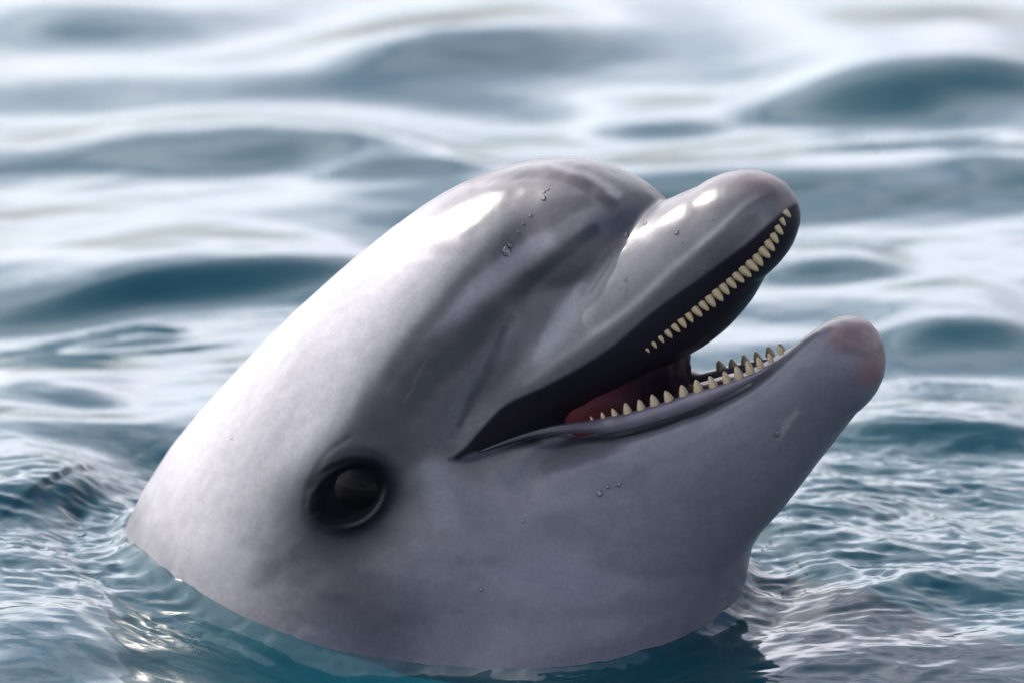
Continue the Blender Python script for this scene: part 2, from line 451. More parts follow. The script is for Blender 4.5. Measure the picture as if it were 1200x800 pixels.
# inside the lips: dark gums
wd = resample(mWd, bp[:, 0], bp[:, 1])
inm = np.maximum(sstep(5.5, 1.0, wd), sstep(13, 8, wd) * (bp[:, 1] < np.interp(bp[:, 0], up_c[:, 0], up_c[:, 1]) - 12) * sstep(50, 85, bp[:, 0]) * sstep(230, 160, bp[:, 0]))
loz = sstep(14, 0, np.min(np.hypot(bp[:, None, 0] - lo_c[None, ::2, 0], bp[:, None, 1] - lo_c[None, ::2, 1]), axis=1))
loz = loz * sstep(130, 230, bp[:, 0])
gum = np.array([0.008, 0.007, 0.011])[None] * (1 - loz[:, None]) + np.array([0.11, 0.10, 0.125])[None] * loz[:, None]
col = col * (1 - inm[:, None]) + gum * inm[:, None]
wet = 1 - 0.92 * side * sstep(1.4, 0.9, np.hypot(ex / 52, ey / 41)) - .75 * inm * (1 - loz) - .65 * side * strokes_value(sx, sy, [(785, 240, 18), (752, 268, 24), (722, 306, 22)], 1, 2)

# ------------------------------------------------------------------ object helpers
def link(o, parent=None):
    sc.collection.objects.link(o)
    if parent is not None: o.parent = parent
    return o

def mesh_np(name, verts, quads, mat, smooth=True):
    me = bpy.data.meshes.new(name)
    k = quads.shape[1]
    me.vertices.add(len(verts)); me.vertices.foreach_set('co', np.asarray(verts, np.float32).ravel())
    me.loops.add(quads.size); me.loops.foreach_set('vertex_index', quads.astype(np.int32).ravel())
    me.polygons.add(len(quads)); me.polygons.foreach_set('loop_start', np.arange(0, quads.size, k, dtype=np.int32))
    me.polygons.foreach_set('loop_total', np.full(len(quads), k, np.int32))
    me.update(calc_edges=True)
    if smooth: me.polygons.foreach_set('use_smooth', np.ones(len(quads), bool))
    me.materials.append(mat)
    return me

def color_attr(me, c, name='Skin', a_=None):
    a = me.color_attributes.new(name, 'FLOAT_COLOR', 'POINT')
    a.data.foreach_set('color', np.hstack([c, (np.ones(len(c)) if a_ is None else a_)[:, None]]).astype(np.float32).ravel())

def newmat(name):
    m = bpy.data.materials.new(name); m.use_nodes = True
    n = m.node_tree; b = n.nodes['Principled BSDF']
    return m, n, b

def noise_node(n, scale, detail=3, rough=.5, coord=None):
    t = n.nodes.new('ShaderNodeTexNoise'); t.inputs['Scale'].default_value = scale
    t.inputs['Detail'].default_value = detail; t.inputs['Roughness'].default_value = rough
    if coord is not None: n.links.new(coord, t.inputs['Vector'])
    return t

def mat_skin():
    m, n, b = newmat('wet_skin')
    at = n.nodes.new('ShaderNodeAttribute'); at.attribute_name = 'Skin'
    tc = n.nodes.new('ShaderNodeTexCoord')
    nz = noise_node(n, 160, 4, .6, tc.outputs['Object'])
    mx = n.nodes.new('ShaderNodeMix'); mx.data_type = 'RGBA'; mx.blend_type = 'MULTIPLY'; mx.inputs[0].default_value = .22
    n.links.new(at.outputs['Color'], mx.inputs[6]); n.links.new(nz.outputs['Fac'], mx.inputs[7])
    gm = n.nodes.new('ShaderNodeMix'); gm.data_type = 'RGBA'; gm.blend_type = 'MULTIPLY'; gm.inputs[0].default_value = 1
    gm.inputs[7].default_value = (1.12, 1.12, 1.12, 1)
    n.links.new(mx.outputs[2], gm.inputs[6]); m3 = n.nodes.new('ShaderNodeMapping'); m3.inputs['Rotation'].default_value = (0, math.radians(44), 0); m3.inputs['Scale'].default_value = (2.2, 2, 1.2); n.links.new(tc.outputs['Object'], m3.inputs['Vector'])
    n3_ = noise_node(n, 30, 6, .65, m3.outputs[0]); r3 = n.nodes.new('ShaderNodeMapRange'); r3.inputs['From Min'].default_value = .35; r3.inputs['From Max'].default_value = .7
    r3.inputs['To Min'].default_value = .97; r3.inputs['To Max'].default_value = 1.03; n.links.new(n3_.outputs['Fac'], r3.inputs['Value'])
    n4_ = noise_node(n, 420, 2, .5, tc.outputs['Object']); r4 = n.nodes.new('ShaderNodeMapRange'); r4.inputs['From Min'].default_value = .3; r4.inputs['From Max'].default_value = .7
    r4.inputs['To Min'].default_value = .93; r4.inputs['To Max'].default_value = 1.07; n.links.new(n4_.outputs['Fac'], r4.inputs['Value'])
    x3 = n.nodes.new('ShaderNodeMath'); x3.operation = 'MULTIPLY'; n.links.new(r3.outputs[0], x3.inputs[0]); n.links.new(r4.outputs[0], x3.inputs[1])
    g3 = n.nodes.new('ShaderNodeVectorMath'); g3.operation = 'SCALE'; n.links.new(gm.outputs[2], g3.inputs[0]); n.links.new(x3.outputs[0], g3.inputs['Scale'])
    n.links.new(g3.outputs[0], b.inputs['Base Color'])
    nr = noise_node(n, 22, 3, .6, tc.outputs['Object'])
    rr = n.nodes.new('ShaderNodeMapRange'); rr.inputs['To Min'].default_value = .26; rr.inputs['To Max'].default_value = .40
    n.links.new(nr.outputs['Fac'], rr.inputs['Value']); n.links.new(rr.outputs[0], b.inputs['Roughness'])
    b.inputs['IOR'].default_value = 1.4
    wm_ = n.nodes.new('ShaderNodeMath'); wm_.operation = 'MULTIPLY'; wm_.inputs[1].default_value = .06; n.links.new(at.outputs['Alpha'], wm_.inputs[0]); n.links.new(wm_.outputs[0], b.inputs['Coat Weight'])
    ws_ = n.nodes.new('ShaderNodeMath'); ws_.operation = 'MULTIPLY'; ws_.inputs[1].default_value = .28; n.links.new(at.outputs['Alpha'], ws_.inputs[0]); n.links.new(ws_.outputs[0], b.inputs['Specular IOR Level'])
    b.inputs['Coat Weight'].default_value = .3; b.inputs['Coat Roughness'].default_value = .12; b.inputs['Coat IOR'].default_value = 1.33
    b.inputs['Subsurface Weight'].default_value = .0
    bu = n.nodes.new('ShaderNodeBump'); bu.inputs['Strength'].default_value = .25; bu.inputs['Distance'].default_value = .0006
    nb_ = noise_node(n, 90, 5, .6, tc.outputs['Object'])
    n.links.new(nb_.outputs['Fac'], bu.inputs['Height']); n.links.new(bu.outputs[0], b.inputs['Normal'])
    ms = n.nodes.new('ShaderNodeMapping'); ms.inputs['Rotation'].default_value = (0, math.radians(48), 0); ms.inputs['Scale'].default_value = (1, 3, 9)
    n.links.new(tc.outputs['Object'], ms.inputs['Vector']); ns = noise_node(n, 26, 5, .6, ms.outputs[0])
    b2_ = n.nodes.new('ShaderNodeBump'); b2_.inputs['Strength'].default_value = .08; b2_.inputs['Distance'].default_value = .0004
    n.links.new(ns.outputs['Fac'], b2_.inputs['Height']); n.links.new(bu.outputs[0], b2_.inputs['Normal']); n.links.new(b2_.outputs[0], b.inputs['Normal'])
    cb = n.nodes.new('ShaderNodeBump'); cb.inputs['Strength'].default_value = .3; cb.inputs['Distance'].default_value = .0012
    nc = noise_node(n, 38, 3, .5, tc.outputs['Object'])
    n.links.new(nc.outputs['Fac'], cb.inputs['Height']); n.links.new(cb.outputs[0], b.inputs['Coat Normal'])
    return m
SKIN = mat_skin()

def mat_simple(name, c, rough=.4, coat=0, nscale=60, nmix=.3, c2=None, bump=0.0004):
    m, n, b = newmat(name)
    tc = n.nodes.new('ShaderNodeTexCoord'); nz = noise_node(n, nscale, 4, .55, tc.outputs['Object'])
    cr = n.nodes.new('ShaderNodeValToRGB'); cr.color_ramp.elements[0].position = .3; cr.color_ramp.elements[1].position = .7
    c2 = c2 or tuple(x * (1 - nmix) for x in c)
    cr.color_ramp.elements[0].color = (*c2, 1); cr.color_ramp.elements[1].color = (*c, 1)
    n.links.new(nz.outputs['Fac'], cr.inputs[0]); n.links.new(cr.outputs[0], b.inputs['Base Color'])
    b.inputs['Roughness'].default_value = rough; b.inputs['Coat Weight'].default_value = coat; b.inputs['Coat Roughness'].default_value = .05
    bu = n.nodes.new('ShaderNodeBump'); bu.inputs['Strength'].default_value = .4; bu.inputs['Distance'].default_value = bump
    n.links.new(nz.outputs['Fac'], bu.inputs['Height']); n.links.new(bu.outputs[0], b.inputs['Normal'])
    return m
TOOTH = mat_simple('tooth_enamel', (0.25, 0.205, 0.115), .4, .2, 300, .3, (0.13, 0.095, 0.05))
EYE_M = mat_simple('dark_eye', (0.003, 0.003, 0.004), .08, .0, 40, .4)
EYE_M.node_tree.nodes['Principled BSDF'].inputs['Specular IOR Level'].default_value = .03
LID = mat_simple('eyelid_skin', (0.12, 0.12, 0.14), .3, .5, 80, .4)
MOUTH = mat_simple('mouth_lining', (0.11, 0.024, 0.030), .4, .25, 9, .5, (0.03, 0.010, 0.014), .002)
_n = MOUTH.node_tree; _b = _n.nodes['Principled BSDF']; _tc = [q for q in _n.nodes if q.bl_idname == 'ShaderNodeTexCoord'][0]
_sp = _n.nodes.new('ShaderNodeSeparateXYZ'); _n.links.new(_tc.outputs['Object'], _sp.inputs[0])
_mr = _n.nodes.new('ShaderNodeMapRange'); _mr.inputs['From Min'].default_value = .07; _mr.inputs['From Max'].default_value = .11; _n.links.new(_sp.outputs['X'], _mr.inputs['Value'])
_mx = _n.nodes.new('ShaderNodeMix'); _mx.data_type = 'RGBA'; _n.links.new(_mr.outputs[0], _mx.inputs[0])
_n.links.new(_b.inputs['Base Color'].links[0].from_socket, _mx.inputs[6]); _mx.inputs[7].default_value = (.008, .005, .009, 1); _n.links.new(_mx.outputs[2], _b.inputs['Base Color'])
_b.inputs['Specular IOR Level'].default_value = .05; _b.inputs['Coat Weight'].default_value = .0; _b.inputs['Roughness'].default_value = .6
TONGUE = mat_simple('tongue', (0.05, 0.012, 0.016), .4, .25, 20, .5, (0.02, 0.006, 0.01), .001)

def mat_drop():
    m, n, b = newmat('water_drop'); n.nodes.remove(b)
    g = n.nodes.new('ShaderNodeBsdfGlossy'); g.inputs['Roughness'].default_value = .03
    t = n.nodes.new('ShaderNodeBsdfTransparent'); f = n.nodes.new('ShaderNodeFresnel'); f.inputs['IOR'].default_value = 1.5
    x = n.nodes.new('ShaderNodeMixShader'); n.links.new(f.outputs[0], x.inputs[0]); n.links.new(t.outputs[0], x.inputs[1]); n.links.new(g.outputs[0], x.inputs[2])
    n.links.new(x.outputs[0], n.nodes['Material Output'].inputs['Surface'])
    return m
DROP = mat_drop()

# ------------------------------------------------------------------ the dolphin
ROOT = bpy.data.objects.new('dolphin', None); ROOT.empty_display_size = .1
ROOT.location = O; ROOT.rotation_euler = (0, 0, -PSI); link(ROOT)
ROOT['label'] = 'grey dolphin rearing its head out of the water with its toothed mouth wide open'
ROOT['category'] = 'dolphin'
def loc(p):      # animal units -> root space in metres (x = U, y = -W, z = V)
    p = np.asarray(p, float); return np.stack([p[..., 0], -p[..., 2], p[..., 1]], -1) * S
def child(name, me):
    o = bpy.data.objects.new(name, me); link(o, ROOT); return o

me = mesh_np('body', loc(bp), bq[:, ::-1], SKIN)
# make sure the normals look outward
nn = np.empty(len(me.vertices) * 3, np.float32); me.vertices.foreach_get('normal', nn)
if np.mean(np.sum(nn.reshape(-1, 3) * loc(bn), 1)) < 0: me.flip_normals()
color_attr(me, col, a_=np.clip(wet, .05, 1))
body = child('body', me)
print('body verts', len(bp))

# mouth lining: throat and cheek tissue between the jaws
Ml = Loft([
    (610, 466, 630, 504, 28, .5, 2, 2),
    (642, 430, 672, 506, 58, .5, 2, 2),
    (690, 370, 725, 540, 76, .5, 2.2, 2.2),
    (735, 350, 760, 520, 66, .5, 2.3, 2.3),
    (775, 330, 785, 500, 52, .5, 2.3, 2.3)], cap=16, cap_sharp=2.6)
mM = Ml.maps(MU, MV)
def f_l(u, v, W):
    e = (lambda x: x[..., None]) if np.ndim(W) == 1 and np.ndim(u) == 2 else (lambda x: x)
    return field([e(x) for x in rs(mM, u, v)], W)
lu = gu[(gu > -160) & (gu < 330)]; lv = gv[(gv > -320) & (gv < 140)]
LU, LV = np.meshgrid(lu, lv, indexing='ij')
lp, lq = mesh_from(f_l(LU, LV, W3[:72]), (lu[0], lv[0]))
lp, ln_ = polish(lp, f_l, 2)
lp = lp + ln_ * (5 * vnoise(lp, 1 / 34, 31) + 2 * vnoise(lp, 1 / 12, 32))[:, None]
lm = mesh_np('mouth_lining', loc(lp), lq[:, ::-1], MOUTH)
child('mouth_lining', lm)

# tongue: a low pad lying in the lower jaw
Tg = Loft([
    (640, 470, 650, 530, 70, .5, 2, 2),
    (740, 470, 750, 520, 58, .5, 2, 2),
    (810, 452, 822, 492, 46, .5, 2, 2),
    (850, 440, 862, 470, 32, .5, 2, 2)], cap=24)
mTg = Tg.maps(MU, MV)
def f_t(u, v, W):
    e = (lambda x: x[..., None]) if np.ndim(W) == 1 and np.ndim(u) == 2 else (lambda x: x)
    return field([e(x) for x in rs(mTg, u, v)], W)
tu = gu[(gu > -60) & (gu < 400)]; tv = gv[(gv > -240) & (gv < 60)]
TU, TV = np.meshgrid(tu, tv, indexing='ij')
tp, tq = mesh_from(f_t(TU, TV, W3[:50]), (tu[0], tv[0])); tp, _ = polish(tp, f_t, 2)
child('tongue', mesh_np('tongue', loc(tp), tq[:, ::-1], TONGUE))

# sight line to skin
def surf_W(x, v):
    """half width of the skin on the sight line of a flank point"""
    W = 240.0
    for _ in range(120):
        u_, v_ = un(x, v, W)
        d = float(fpt(np.array([u_]), np.array([v_]), np.array([W]))[0]); W -= d * .7
        if W < 1: break
    return W

# teeth ---------------------------------------------------------------
def tooth_mesh():
    vs, fs = [], []
    prof = [(0, .55), (.2, .57), (.45, .5), (.68, .38), (.86, .24), (.96, .1)]
    for k, (h, r) in enumerate(prof):
        for j in range(10):
            a = 2 * math.pi * j / 10; vs.append((r * math.cos(a) + .12 * h * h, r * math.sin(a) * .9, h * 1.6 - .35))
    vs.append((.13, 0, 1.6 - .34))
    for k in range(len(prof) - 1):
        for j in range(10):
            fs.append((k * 10 + j, k * 10 + (j + 1) % 10, (k + 1) * 10 + (j + 1) % 10, (k + 1) * 10 + j))
    for j in range(10): fs.append(((len(prof) - 1) * 10 + j, (len(prof) - 1) * 10 + (j + 1) % 10, len(vs) - 1))
    m = bpy.data.meshes.new('tooth'); m.from_pydata(vs, [], fs); m.materials.append(TOOTH)
    for p in m.polygons: p.use_smooth = True
    return m
TM = tooth_mesh()
def put_tooth(u, v, W, d, size, lean):
    """d: outward direction of the tooth in the (U,V) plane"""
    z = Vector((d[0], lean, d[1])).normalized()
    x = Vector((-d[1], 0, d[0])); x = (x - z * x.dot(z)).normalized(); y = z.cross(x)
    M = Matrix((x, y, z)).transposed().to_4x4()
    p = loc(np.array([u, v, W]))
    o = bpy.data.objects.new('tooth', TM); link(o, ROOT)
    M = Matrix.Translation(Vector(p)) @ M @ Matrix.Diagonal((size[0] * S, size[0] * S, size[1] * S, 1))
    o.matrix_local = M
def tube(name, pts, r, mat, seg=10):
    c = catmull(pts, 60); vs, fs = [], []
    for i in range(len(c)):
        t = c[min(i + 1, len(c) - 1)] - c[max(i - 1, 0)]; t = Vector(t).normalized()
        a = t.cross(Vector((0, 0, 1))).normalized(); b_ = t.cross(a)
        rr = r * min(1, .15 + i / 22, .15 + (len(c) - 1 - i) / 25)
        for j in range(seg):
            an = 2 * math.pi * j / seg; vs.append(tuple(loc(c[i] + np.array(a * math.cos(an) * rr + b_ * math.sin(an) * rr))))
    for i in range(len(c) - 1):
        for j in range(seg): fs.append((i * seg + j, i * seg + (j + 1) % seg, (i + 1) * seg + (j + 1) % seg, (i + 1) * seg + j))
    fs.append(tuple(range(seg))); fs.append(tuple(range((len(c) - 1) * seg, len(c) * seg)))
    m = bpy.data.meshes.new(name); m.from_pydata(vs, [], fs); m.materials.append(mat)
    for p in m.polygons: p.use_smooth = True
    return child(name, m)
GUM_D = mat_simple('dark_gum', (0.012, 0.012, 0.018), .5, .03, 60, .4)
GUM_D.node_tree.nodes['Principled BSDF'].inputs['Specular IOR Level'].default_value = .1
GUM_L = mat_simple('grey_violet_gum', (0.085, 0.078, 0.105), .35, .1, 60, .4)
def fade_x(m, a, b, c):       # towards the corner of the mouth the gum turns nearly black
    n = m.node_tree; p = n.nodes['Principled BSDF']; t = [q for q in n.nodes if q.bl_idname == 'ShaderNodeTexCoord'][0]
    sp = n.nodes.new('ShaderNodeSeparateXYZ'); n.links.new(t.outputs['Object'], sp.inputs[0])
    mr = n.nodes.new('ShaderNodeMapRange'); mr.inputs['From Min'].default_value = a; mr.inputs['From Max'].default_value = b; n.links.new(sp.outputs['X'], mr.inputs['Value'])
    mx = n.nodes.new('ShaderNodeMix'); mx.data_type = 'RGBA'; n.links.new(mr.outputs[0], mx.inputs[0])
    n.links.new(p.inputs['Base Color'].links[0].from_socket, mx.inputs[6]); mx.inputs[7].default_value = (*c, 1); n.links.new(mx.outputs[2], p.inputs['Base Color'])
fade_x(GUM_L, 0.115, 0.055, (.006, .007, .012)); GUM_L.node_tree.nodes['Principled BSDF'].inputs['Specular IOR Level'].default_value = .2
UT = []
_tp = catmull([(762, 405, 86, .45), (771, 398, 84, .6), (795, 379, 79, .85), (820, 359, 75, 1.0), (850, 334, 69, 1.15), (880, 308, 61, 1.2), (895, 292, 55, 1.05), (907, 275, 48, .85), (915, 260, 42, .7), (921, 249, 36, .6)], 19)
_tp = catmull([(758, 409, 86, .35), (771, 398, 84, .55), (795, 379, 79, .8), (820, 359, 75, .95), (850, 334, 69, 1.05), (880, 308, 61, 1.1), (895, 292, 55, 1.0), (907, 275, 48, .85), (915, 260, 42, .7), (921, 249, 36, .6)], 400)
_al = np.concatenate([[0], np.cumsum(np.hypot(*np.diff(_tp[:, :2], axis=0).T))])
UT = [tuple(np.array([np.interp(q_, _al, _tp[:, k_]) for k_ in range(4)])) for q_ in np.linspace(0, _al[-1], 23)]
LTt = [(694, 492, 122, .45), (707, 489, 117, .6), (721, 487, 112, .85), (736, 484, 107, 1.0), (752, 480, 103, 1.05), (768, 475, 99, 1.1), (785, 470, 95, 1.15), (802, 464, 92, 1.15), (819, 458, 89, 1.15), (836, 452, 86, 1.1),
       (852, 446, 83, 1.0), (866, 440, 80, 1.0), (879, 434, 77, .9), (891, 428, 74, .85), (903, 422, 71, .75), (915, 413, 67, .6)]
trng = random.Random(3)
for sg in (1, -1):
    gp = [(560, 530, 160), (588, 520, 150), (620, 510, 138), (655, 503, 128), (690, 500, 114)]
    gp = [(*un(x, v, W), sg * W) for (x, v, W) in gp] + [(*(un(x, v, W * .86) + np.array([0, -9 - (0 if sg > 0 else 5)])), sg * W * .88) for (x, v, W, _s) in (LTt[1:-1] if sg > 0 else LTt[3:-4])]
    tube('gum', gp, 10, GUM_L)
for (x, v, W, s) in UT:
    Ws = surf_W(x, v); Ws = Ws if 15 < Ws < 130 else W * .86
    u_, v_ = un(x, v, Ws)
    for sg in (1, -1):
        if sg < 0 and x > 845: continue          # the far tip teeth are hidden in the gum
        s = s * trng.uniform(.84, 1.12)
        a = -48 + trng.uniform(-8, 8)
        put_tooth(u_, v_, sg * (Ws if sg > 0 else Ws * .85), (math.cos(math.radians(a)), math.sin(math.radians(a))), (7.6 * s + 1.2, 7.4 * s + 1.8), -sg * .10)
for (x, v, W, s) in LTt:
    u_, v_ = un(x, v, W * .86)
    for sg in (1, -1):
        if sg < 0 and (x > 860 or x < 760): continue
        s = s * trng.uniform(.86, 1.1)
        a = 104 + trng.uniform(-5, 5)
        put_tooth(u_, v_ - (0 if sg > 0 else 5), sg * W * .86, (math.cos(math.radians(a)), math.sin(math.radians(a))), (9.6 * s, (10.0 if sg > 0 else 7.5) * s), -sg * .08)

# eyes ------------------------------------------------------------------
def uv_sphere(name, r, mat, seg=32, rings=20, sc3=(1, 1, 1)):
    vs, fs = [(0, 0, r * sc3[2])], []
    for i in range(1, rings):
        th = math.pi * i / rings
        for j in range(seg):
            a = 2 * math.pi * j / seg
            vs.append((r * sc3[0] * math.sin(th) * math.cos(a), r * sc3[1] * math.sin(th) * math.sin(a), r * sc3[2] * math.cos(th)))
    vs.append((0, 0, -r * sc3[2]))
    for j in range(seg): fs.append((0, 1 + j, 1 + (j + 1) % seg))
    for i in range(rings - 2):
        for j in range(seg):
            a = 1 + i * seg; b = a + seg
            fs.append((a + j, b + j, b + (j + 1) % seg, a + (j + 1) % seg))
    b = 1 + (rings - 2) * seg
    for j in range(seg): fs.append((b + j, len(vs) - 1, b + (j + 1) % seg))
    m = bpy.data.meshes.new(name); m.from_pydata(vs, [], fs); m.materials.append(mat)
    for p in m.polygons: p.use_smooth = True
    return m
We = surf_W(*EYE); ue, ve = un(EYE[0], EYE[1], We)
em = uv_sphere('eye', 44 * S, EYE_M)
print('eye W', We)
for sg in (1, -1):
    o = child('eye', em); o.location = loc(np.array([ue, ve, sg * (We - 34.5)]))

# water beads on the skin: (x, v, radius)
dm = uv_sphere('water_bead', 1.0, DROP, 16, 10, (1, 1, .6))
beads = [(594, 295, 5.5), (597, 288, 3.5), (636, 232, 3), (622, 252, 1.8), (612, 262, 1.6), (606, 272, 1.5), (637, 225, 2), (735, 276, 3), (756, 262, 2.6), (792, 273, 2.6), (641, 222, 2), (564, 690, 2.2), (571, 682, 1.4), (613, 610, 2),
         (702, 577, 3.4), (712, 570, 2.6), (725, 567, 2.6), (912, 508, 3), (826, 316, 2.4), (554, 493, 1.6), ]
dr = random.Random(9)
for _ in range(22):
    beads.append((dr.uniform(190, 860), dr.uniform(230, 720), dr.uniform(.7, 1.5)))
flat = np.stack([sx, sy], 1); near = (bp[:, 2] > 5) & (bn @ np.array([.45, .3, .84]) > .15) & (inm < .1)
fi = np.where(near)[0]
sky_dir = None
for (x, v, r) in beads:
    d2 = (flat[fi, 0] - x) ** 2 + (flat[fi, 1] - v) ** 2
    k = np.argmin(d2)
    if d2[k] > 30: continue
    i = fi[k]
    nrm = Vector(loc(bn[i])).normalized(); q = nrm.to_track_quat('Z', 'Y').to_matrix().to_4x4()
    o = bpy.data.objects.new('water_bead', dm); link(o, ROOT)
    o.matrix_local = Matrix.Translation(Vector(loc(bp[i]))) @ q @ Matrix.Diagonal((r * S, r * S * dr.uniform(1, 1.4), r * S, 1))

# ------------------------------------------------------------------ water
def wpt(x, v):
    r = ray(x, v); t = -CAM[2] / r[2]; p = CAM + r * t; return p[0], p[1]
def graded(lo, hi, step, far, growth=1.12):
    a = list(np.arange(lo, hi + 1e-9, step)); s = step; r = []
    x = hi
    while x < far: s *= growth; x += s; r.append(x)
    l = []; x = lo; s = step
    while x > -far: s *= growth; x -= s; l.append(x)
    return np.array(l[::-1] + a + r)
xs = graded(-.50, .50, .0020, 600); ys = graded(-.70, .95, .0019, 900)
X, Y = np.meshgrid(xs, ys, indexing='ij')
H = np.zeros_like(X)
dist = np.hypot(X, Y - .1)
# open-water spectrum, long-crested across the view
wr = np.random.default_rng(21)
for k in range(70):
    lam = 0.045 * (14 ** wr.random()); th = wr.normal(math.pi / 2 + .08, 0.20 if lam > .12 else .34)
    kk = 2 * math.pi / lam
    amp = 0.0043 * lam ** 1.15 * wr.uniform(.5, 1.2)
    fade = np.clip(1.6 - dist / (lam * 60), 0, 1)
    ph = kk * (X * math.cos(th) + Y * math.sin(th)) + wr.uniform(0, 6.28)
    H += amp * fade * np.sin(ph + .35 * np.sin(ph)) * (1 if lam > .16 else 1 - .55 * sstep(.0, .6, Y))
P3 = np.stack([X, Y, np.zeros_like(X)], -1)
# individual swells: (x0, v0, x1, v1, face thickness in picture px, height m, curve)
RID = [(20, 352, 440, 298, 30, .013, 0), (110, 168, 470, 190, 52, .013, 0), (390, 213, 570, 208, 26, .007, 0), (420, 72, 720, 34, 36, .014, 0),
       (-60, 10, 240, 50, 40, .009, 0), (930, 96, 1290, 84, 60, .028, 0), (690, 150, 860, 142, 24, .007, 0), (905, 322, 1060, 312, 24, .008, 0),
       (985, 508, 1240, 512, 24, .011, 0), (80, 404, 210, 388, 10, .003, 0), (-60, 612, 196, 562, 46, .024, 0), (880, 650, 1090, 596, 36, .010, 0), (1050, 400, 1230, 390, 40, .009, 0),
       (1090, 190, 1290, 230, 30, .006, 0), (-30, 470, 120, 480, 30, .006, 0), (1000, 720, 1290, 690, 40, .008, 0), (-50, 770, 160, 760, 40, .010, 0)]
for (x0, v0, x1, v1, th, am, _) in RID:
    ax_, ay_ = wpt(x0, v0 + am * 1300); bx_, by_ = wpt(x1, v1 + am * 1300)      # a raised crest shows higher up
    L = math.hypot(bx_ - ax_, by_ - ay_); dx, dy = (bx_ - ax_) / L, (by_ - ay_) / L
    s = (X - ax_) * dx + (Y - ay_) * dy; t = -(X - ax_) * dy + (Y - ay_) * dx
    tw = th * S / math.sin(P)
    t = t + .25 * tw * vnoise(P3, 1 / .09, 41)
    env = np.exp(-np.abs((s - L / 2) / (L * .52)) ** 3)
    u_ = t / tw                                   # crest at u=.5, toe at u=-.5
    prof = np.where(u_ < .5, np.exp(-((u_ - .5) / .62) ** 2), np.exp(-((u_ - .5) / 1.6) ** 2))
    H += 1.4 * am * env * prof
# the animal at the water line
WU = ((X - O[0]) * eU[0] + (Y - O[1]) * eU[1]) / S; WW = ((X - O[0]) * eW[0] + (Y - O[1]) * eW[1]) / S
nearm = (np.abs(WU) < 620) & (np.abs(WW) < 620)
dd = np.full(X.shape, 900.0)
uu = np.clip(WU[nearm], U0 + 5, U1 - 5)
dd[nearm] = field_all(uu, np.full(uu.shape, -300.0), WW[nearm]) 
dd = np.where(nearm, dd, 900) * S
da = np.maximum(dd, 0)
calm = 1 - .55 * np.exp(-(da / .05) ** 2)
H *= calm
H += 0.006 * np.exp(-da / .006) - .004 * np.exp(-((da - .03) / .02) ** 2)
H += 0.0007 * np.cos(2 * math.pi * da / .022 + 2.5 * vnoise(P3, 1 / .07, 44)) * np.exp(-da / .07) * sstep(0, .01, da)
# agitated patches left and right of the neck: short chop
def patch(x, v, rx, ry):
    a, b = wpt(x, v); return np.exp(-(((X - a) / rx) ** 2 + ((Y - b) / ry) ** 2))
ag = .5 * patch(120, 665, .09, .11) + .6 * patch(960, 630, .13, .18) + .35 * patch(1120, 620, .12, .3) + .6 * patch(60, 600, .1, .1) + .25 * np.exp(-da / .05)
chop = 0
for (f, am, sd) in ((1 / .030, .0030, 51), (1 / .014, .0016, 52), (1 / .007, .0009, 53)):
    q = np.stack([X * .55 + .12 * Y, Y, np.zeros_like(X)], -1)
    n_ = vnoise(q + .012 * vnoise(q, 1 / .03, sd + 9)[..., None], f, sd)
    chop = chop + am * (1 - 2 * np.abs(n_))
H += chop * ag * (dist < 3)
# level: a trough in front of the chest, water heaped on the right
fx, fy = wpt(430, 765); H -= .020 * np.exp(-(((X - fx) / .16) ** 2 + ((Y - fy) / .10) ** 2))
fx, fy = wpt(880, 680); H += .004 * np.exp(-(((X - fx) / .09) ** 2 + ((Y - fy) / .09) ** 2))
H += .0  

nx, ny = X.shape
idx = np.arange(nx * ny).reshape(nx, ny)
q = np.stack([idx[:-1, :-1], idx[1:, :-1], idx[1:, 1:], idx[:-1, 1:]], -1).reshape(-1, 4)

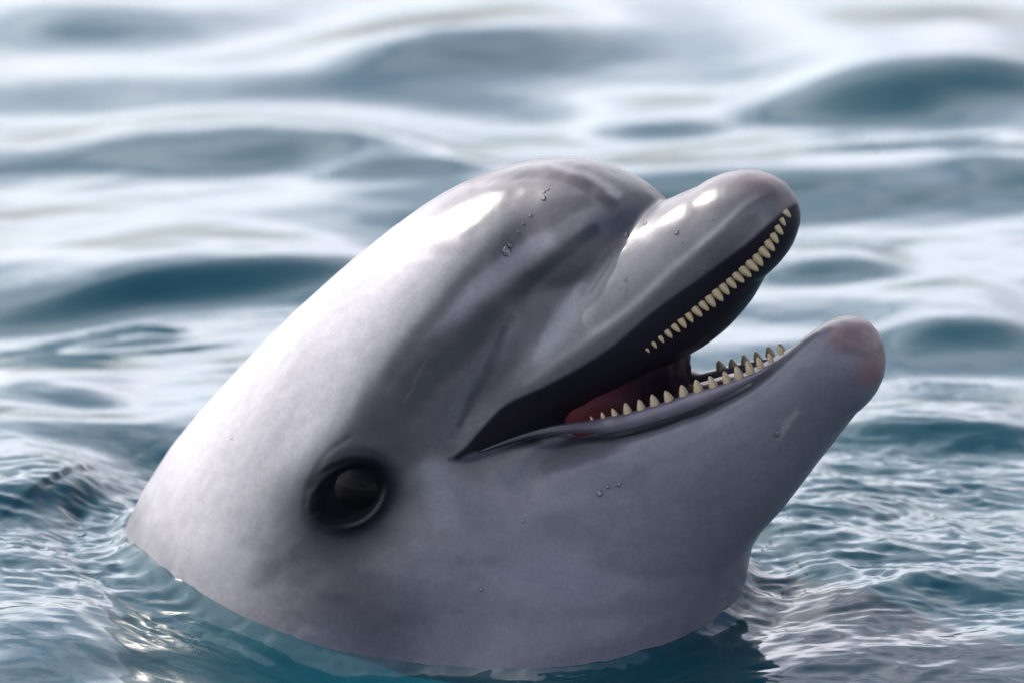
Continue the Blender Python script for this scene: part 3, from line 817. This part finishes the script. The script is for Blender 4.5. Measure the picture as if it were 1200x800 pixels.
def mat_water():
    m, n, b = newmat('sea_water')
    n.nodes.remove(b); out = n.nodes['Material Output']
    geo = n.nodes.new('ShaderNodeNewGeometry')
    mp = n.nodes.new('ShaderNodeMapping'); mp.inputs['Scale'].default_value = (.6, 1, 1); n.links.new(geo.outputs['Position'], mp.inputs['Vector'])
    n1_ = noise_node(n, 55, 4, .55, mp.outputs[0])
    bu = n.nodes.new('ShaderNodeBump'); bu.inputs['Strength'].default_value = .35; bu.inputs['Distance'].default_value = .0012
    n.links.new(n1_.outputs['Fac'], bu.inputs['Height'])
    gl = n.nodes.new('ShaderNodeBsdfGlossy'); gl.inputs['Roughness'].default_value = .04; gl.inputs['Color'].default_value = (1, 1, 1, 1)
    df = n.nodes.new('ShaderNodeBsdfDiffuse'); df.inputs['Color'].default_value = (.001, .045, .066, 1)
    rf = n.nodes.new('ShaderNodeBsdfRefraction'); rf.inputs['IOR'].default_value = 1.33; rf.inputs['Roughness'].default_value = .02; rf.inputs['Color'].default_value = (.9, 1, 1, 1)
    fr = n.nodes.new('ShaderNodeFresnel'); fr.inputs['IOR'].default_value = 1.34
    for nd in (gl, rf, fr, df): n.links.new(bu.outputs[0], nd.inputs['Normal'])
    tr = n.nodes.new('ShaderNodeBsdfTransparent'); m0 = n.nodes.new('ShaderNodeMixShader'); m0.inputs[0].default_value = .6
    n.links.new(rf.outputs[0], m0.inputs[1]); n.links.new(tr.outputs[0], m0.inputs[2])
    m1 = n.nodes.new('ShaderNodeMixShader'); m1.inputs[0].default_value = .55
    n.links.new(df.outputs[0], m1.inputs[1]); n.links.new(m0.outputs[0], m1.inputs[2])
    m2 = n.nodes.new('ShaderNodeMixShader')
    n.links.new(fr.outputs[0], m2.inputs[0]); n.links.new(m1.outputs[0], m2.inputs[1]); n.links.new(gl.outputs[0], m2.inputs[2])
    n.links.new(m2.outputs[0], out.inputs['Surface'])
    va = n.nodes.new('ShaderNodeVolumeAbsorption'); va.inputs['Color'].default_value = (.05, .55, .62, 1); va.inputs['Density'].default_value = 9
    n.links.new(va.outputs[0], out.inputs['Volume'])
    return m
WATER = mat_water()
# closed body of water: surface sheet, sides and bed
ring = np.concatenate([idx[:, 0], idx[-1, 1:], idx[::-1, -1][1:], idx[0, ::-1][1:-1]])
verts = np.stack([X.ravel(), Y.ravel(), H.ravel()], 1)
base = len(verts)
low = verts[ring].copy(); low[:, 2] = -3.0
verts = np.vstack([verts, low])
m_ = len(ring); r2 = np.roll(ring, -1); lb = base + np.arange(m_); lb2 = np.roll(lb, -1)
sides = np.stack([ring, lb, lb2, r2], 1)
wm = mesh_np('water', verts, np.vstack([q, sides]), WATER)
wobj = bpy.data.objects.new('water', wm); link(wobj); wobj['kind'] = 'structure'
fb = 3
L4 = [(-620, -930), (620, -930), (620, 930), (-620, 930)]
sm = bpy.data.meshes.new('sea_bed'); sm.from_pydata([(a, b, -2.9) for a, b in L4], [], [(0, 1, 2, 3)])
mb_, nb2, bb = newmat('deep_sea_bed'); bb.inputs['Base Color'].default_value = (.01, .04, .05, 1); bb.inputs['Roughness'].default_value = .9
sm.materials.append(mb_); sb = bpy.data.objects.new('sea_bed', sm); link(sb); sb['kind'] = 'structure'
print('water verts', len(verts))

# ------------------------------------------------------------------ foam bubbles floating where the sea laps the skin
def hat(x, y):
    i = np.clip(np.searchsorted(xs, x), 0, nx - 1); j = np.clip(np.searchsorted(ys, y), 0, ny - 1); return H[i, j], dd[i, j]
br = random.Random(12); bv, bf = [], []
sph = uv_sphere('foam_bubbles', 1.0, DROP, 8, 5)
SV = np.array([v.co[:] for v in sph.vertices]); SF = [tuple(p.vertices) for p in sph.polygons]
for (cx, cv, rx, rv, num) in ((205, 662, 34, 22, 60), (232, 735, 30, 14, 30), (885, 655, 22, 30, 40), (700, 752, 60, 8, 12), (486, 772, 10, 4, 3), (120, 690, 60, 16, 18), (930, 690, 60, 30, 20)):
    for _ in range(num):
        x, y = wpt(br.gauss(cx, rx * .5), br.gauss(cv, rv * .5)); z, d_ = hat(x, y)
        if d_ < 0.001: continue
        r = br.uniform(.5, 1.9) ** 1.3 * S * .8; o0 = len(bv)
        bv.extend((SV * r + np.array([x, y, z + .2 * r])).tolist()); bf.extend([tuple(i + o0 for i in f) for f in SF])
fm = bpy.data.meshes.new('foam_bubbles'); fm.from_pydata(bv, [], bf); fm.materials.append(DROP)
for p in fm.polygons: p.use_smooth = True
fo = bpy.data.objects.new('foam_bubbles', fm); link(fo); fo['kind'] = 'stuff'
fo['label'] = 'tiny clear bubbles floating beside the neck of the dolphin'; fo['category'] = 'bubbles'
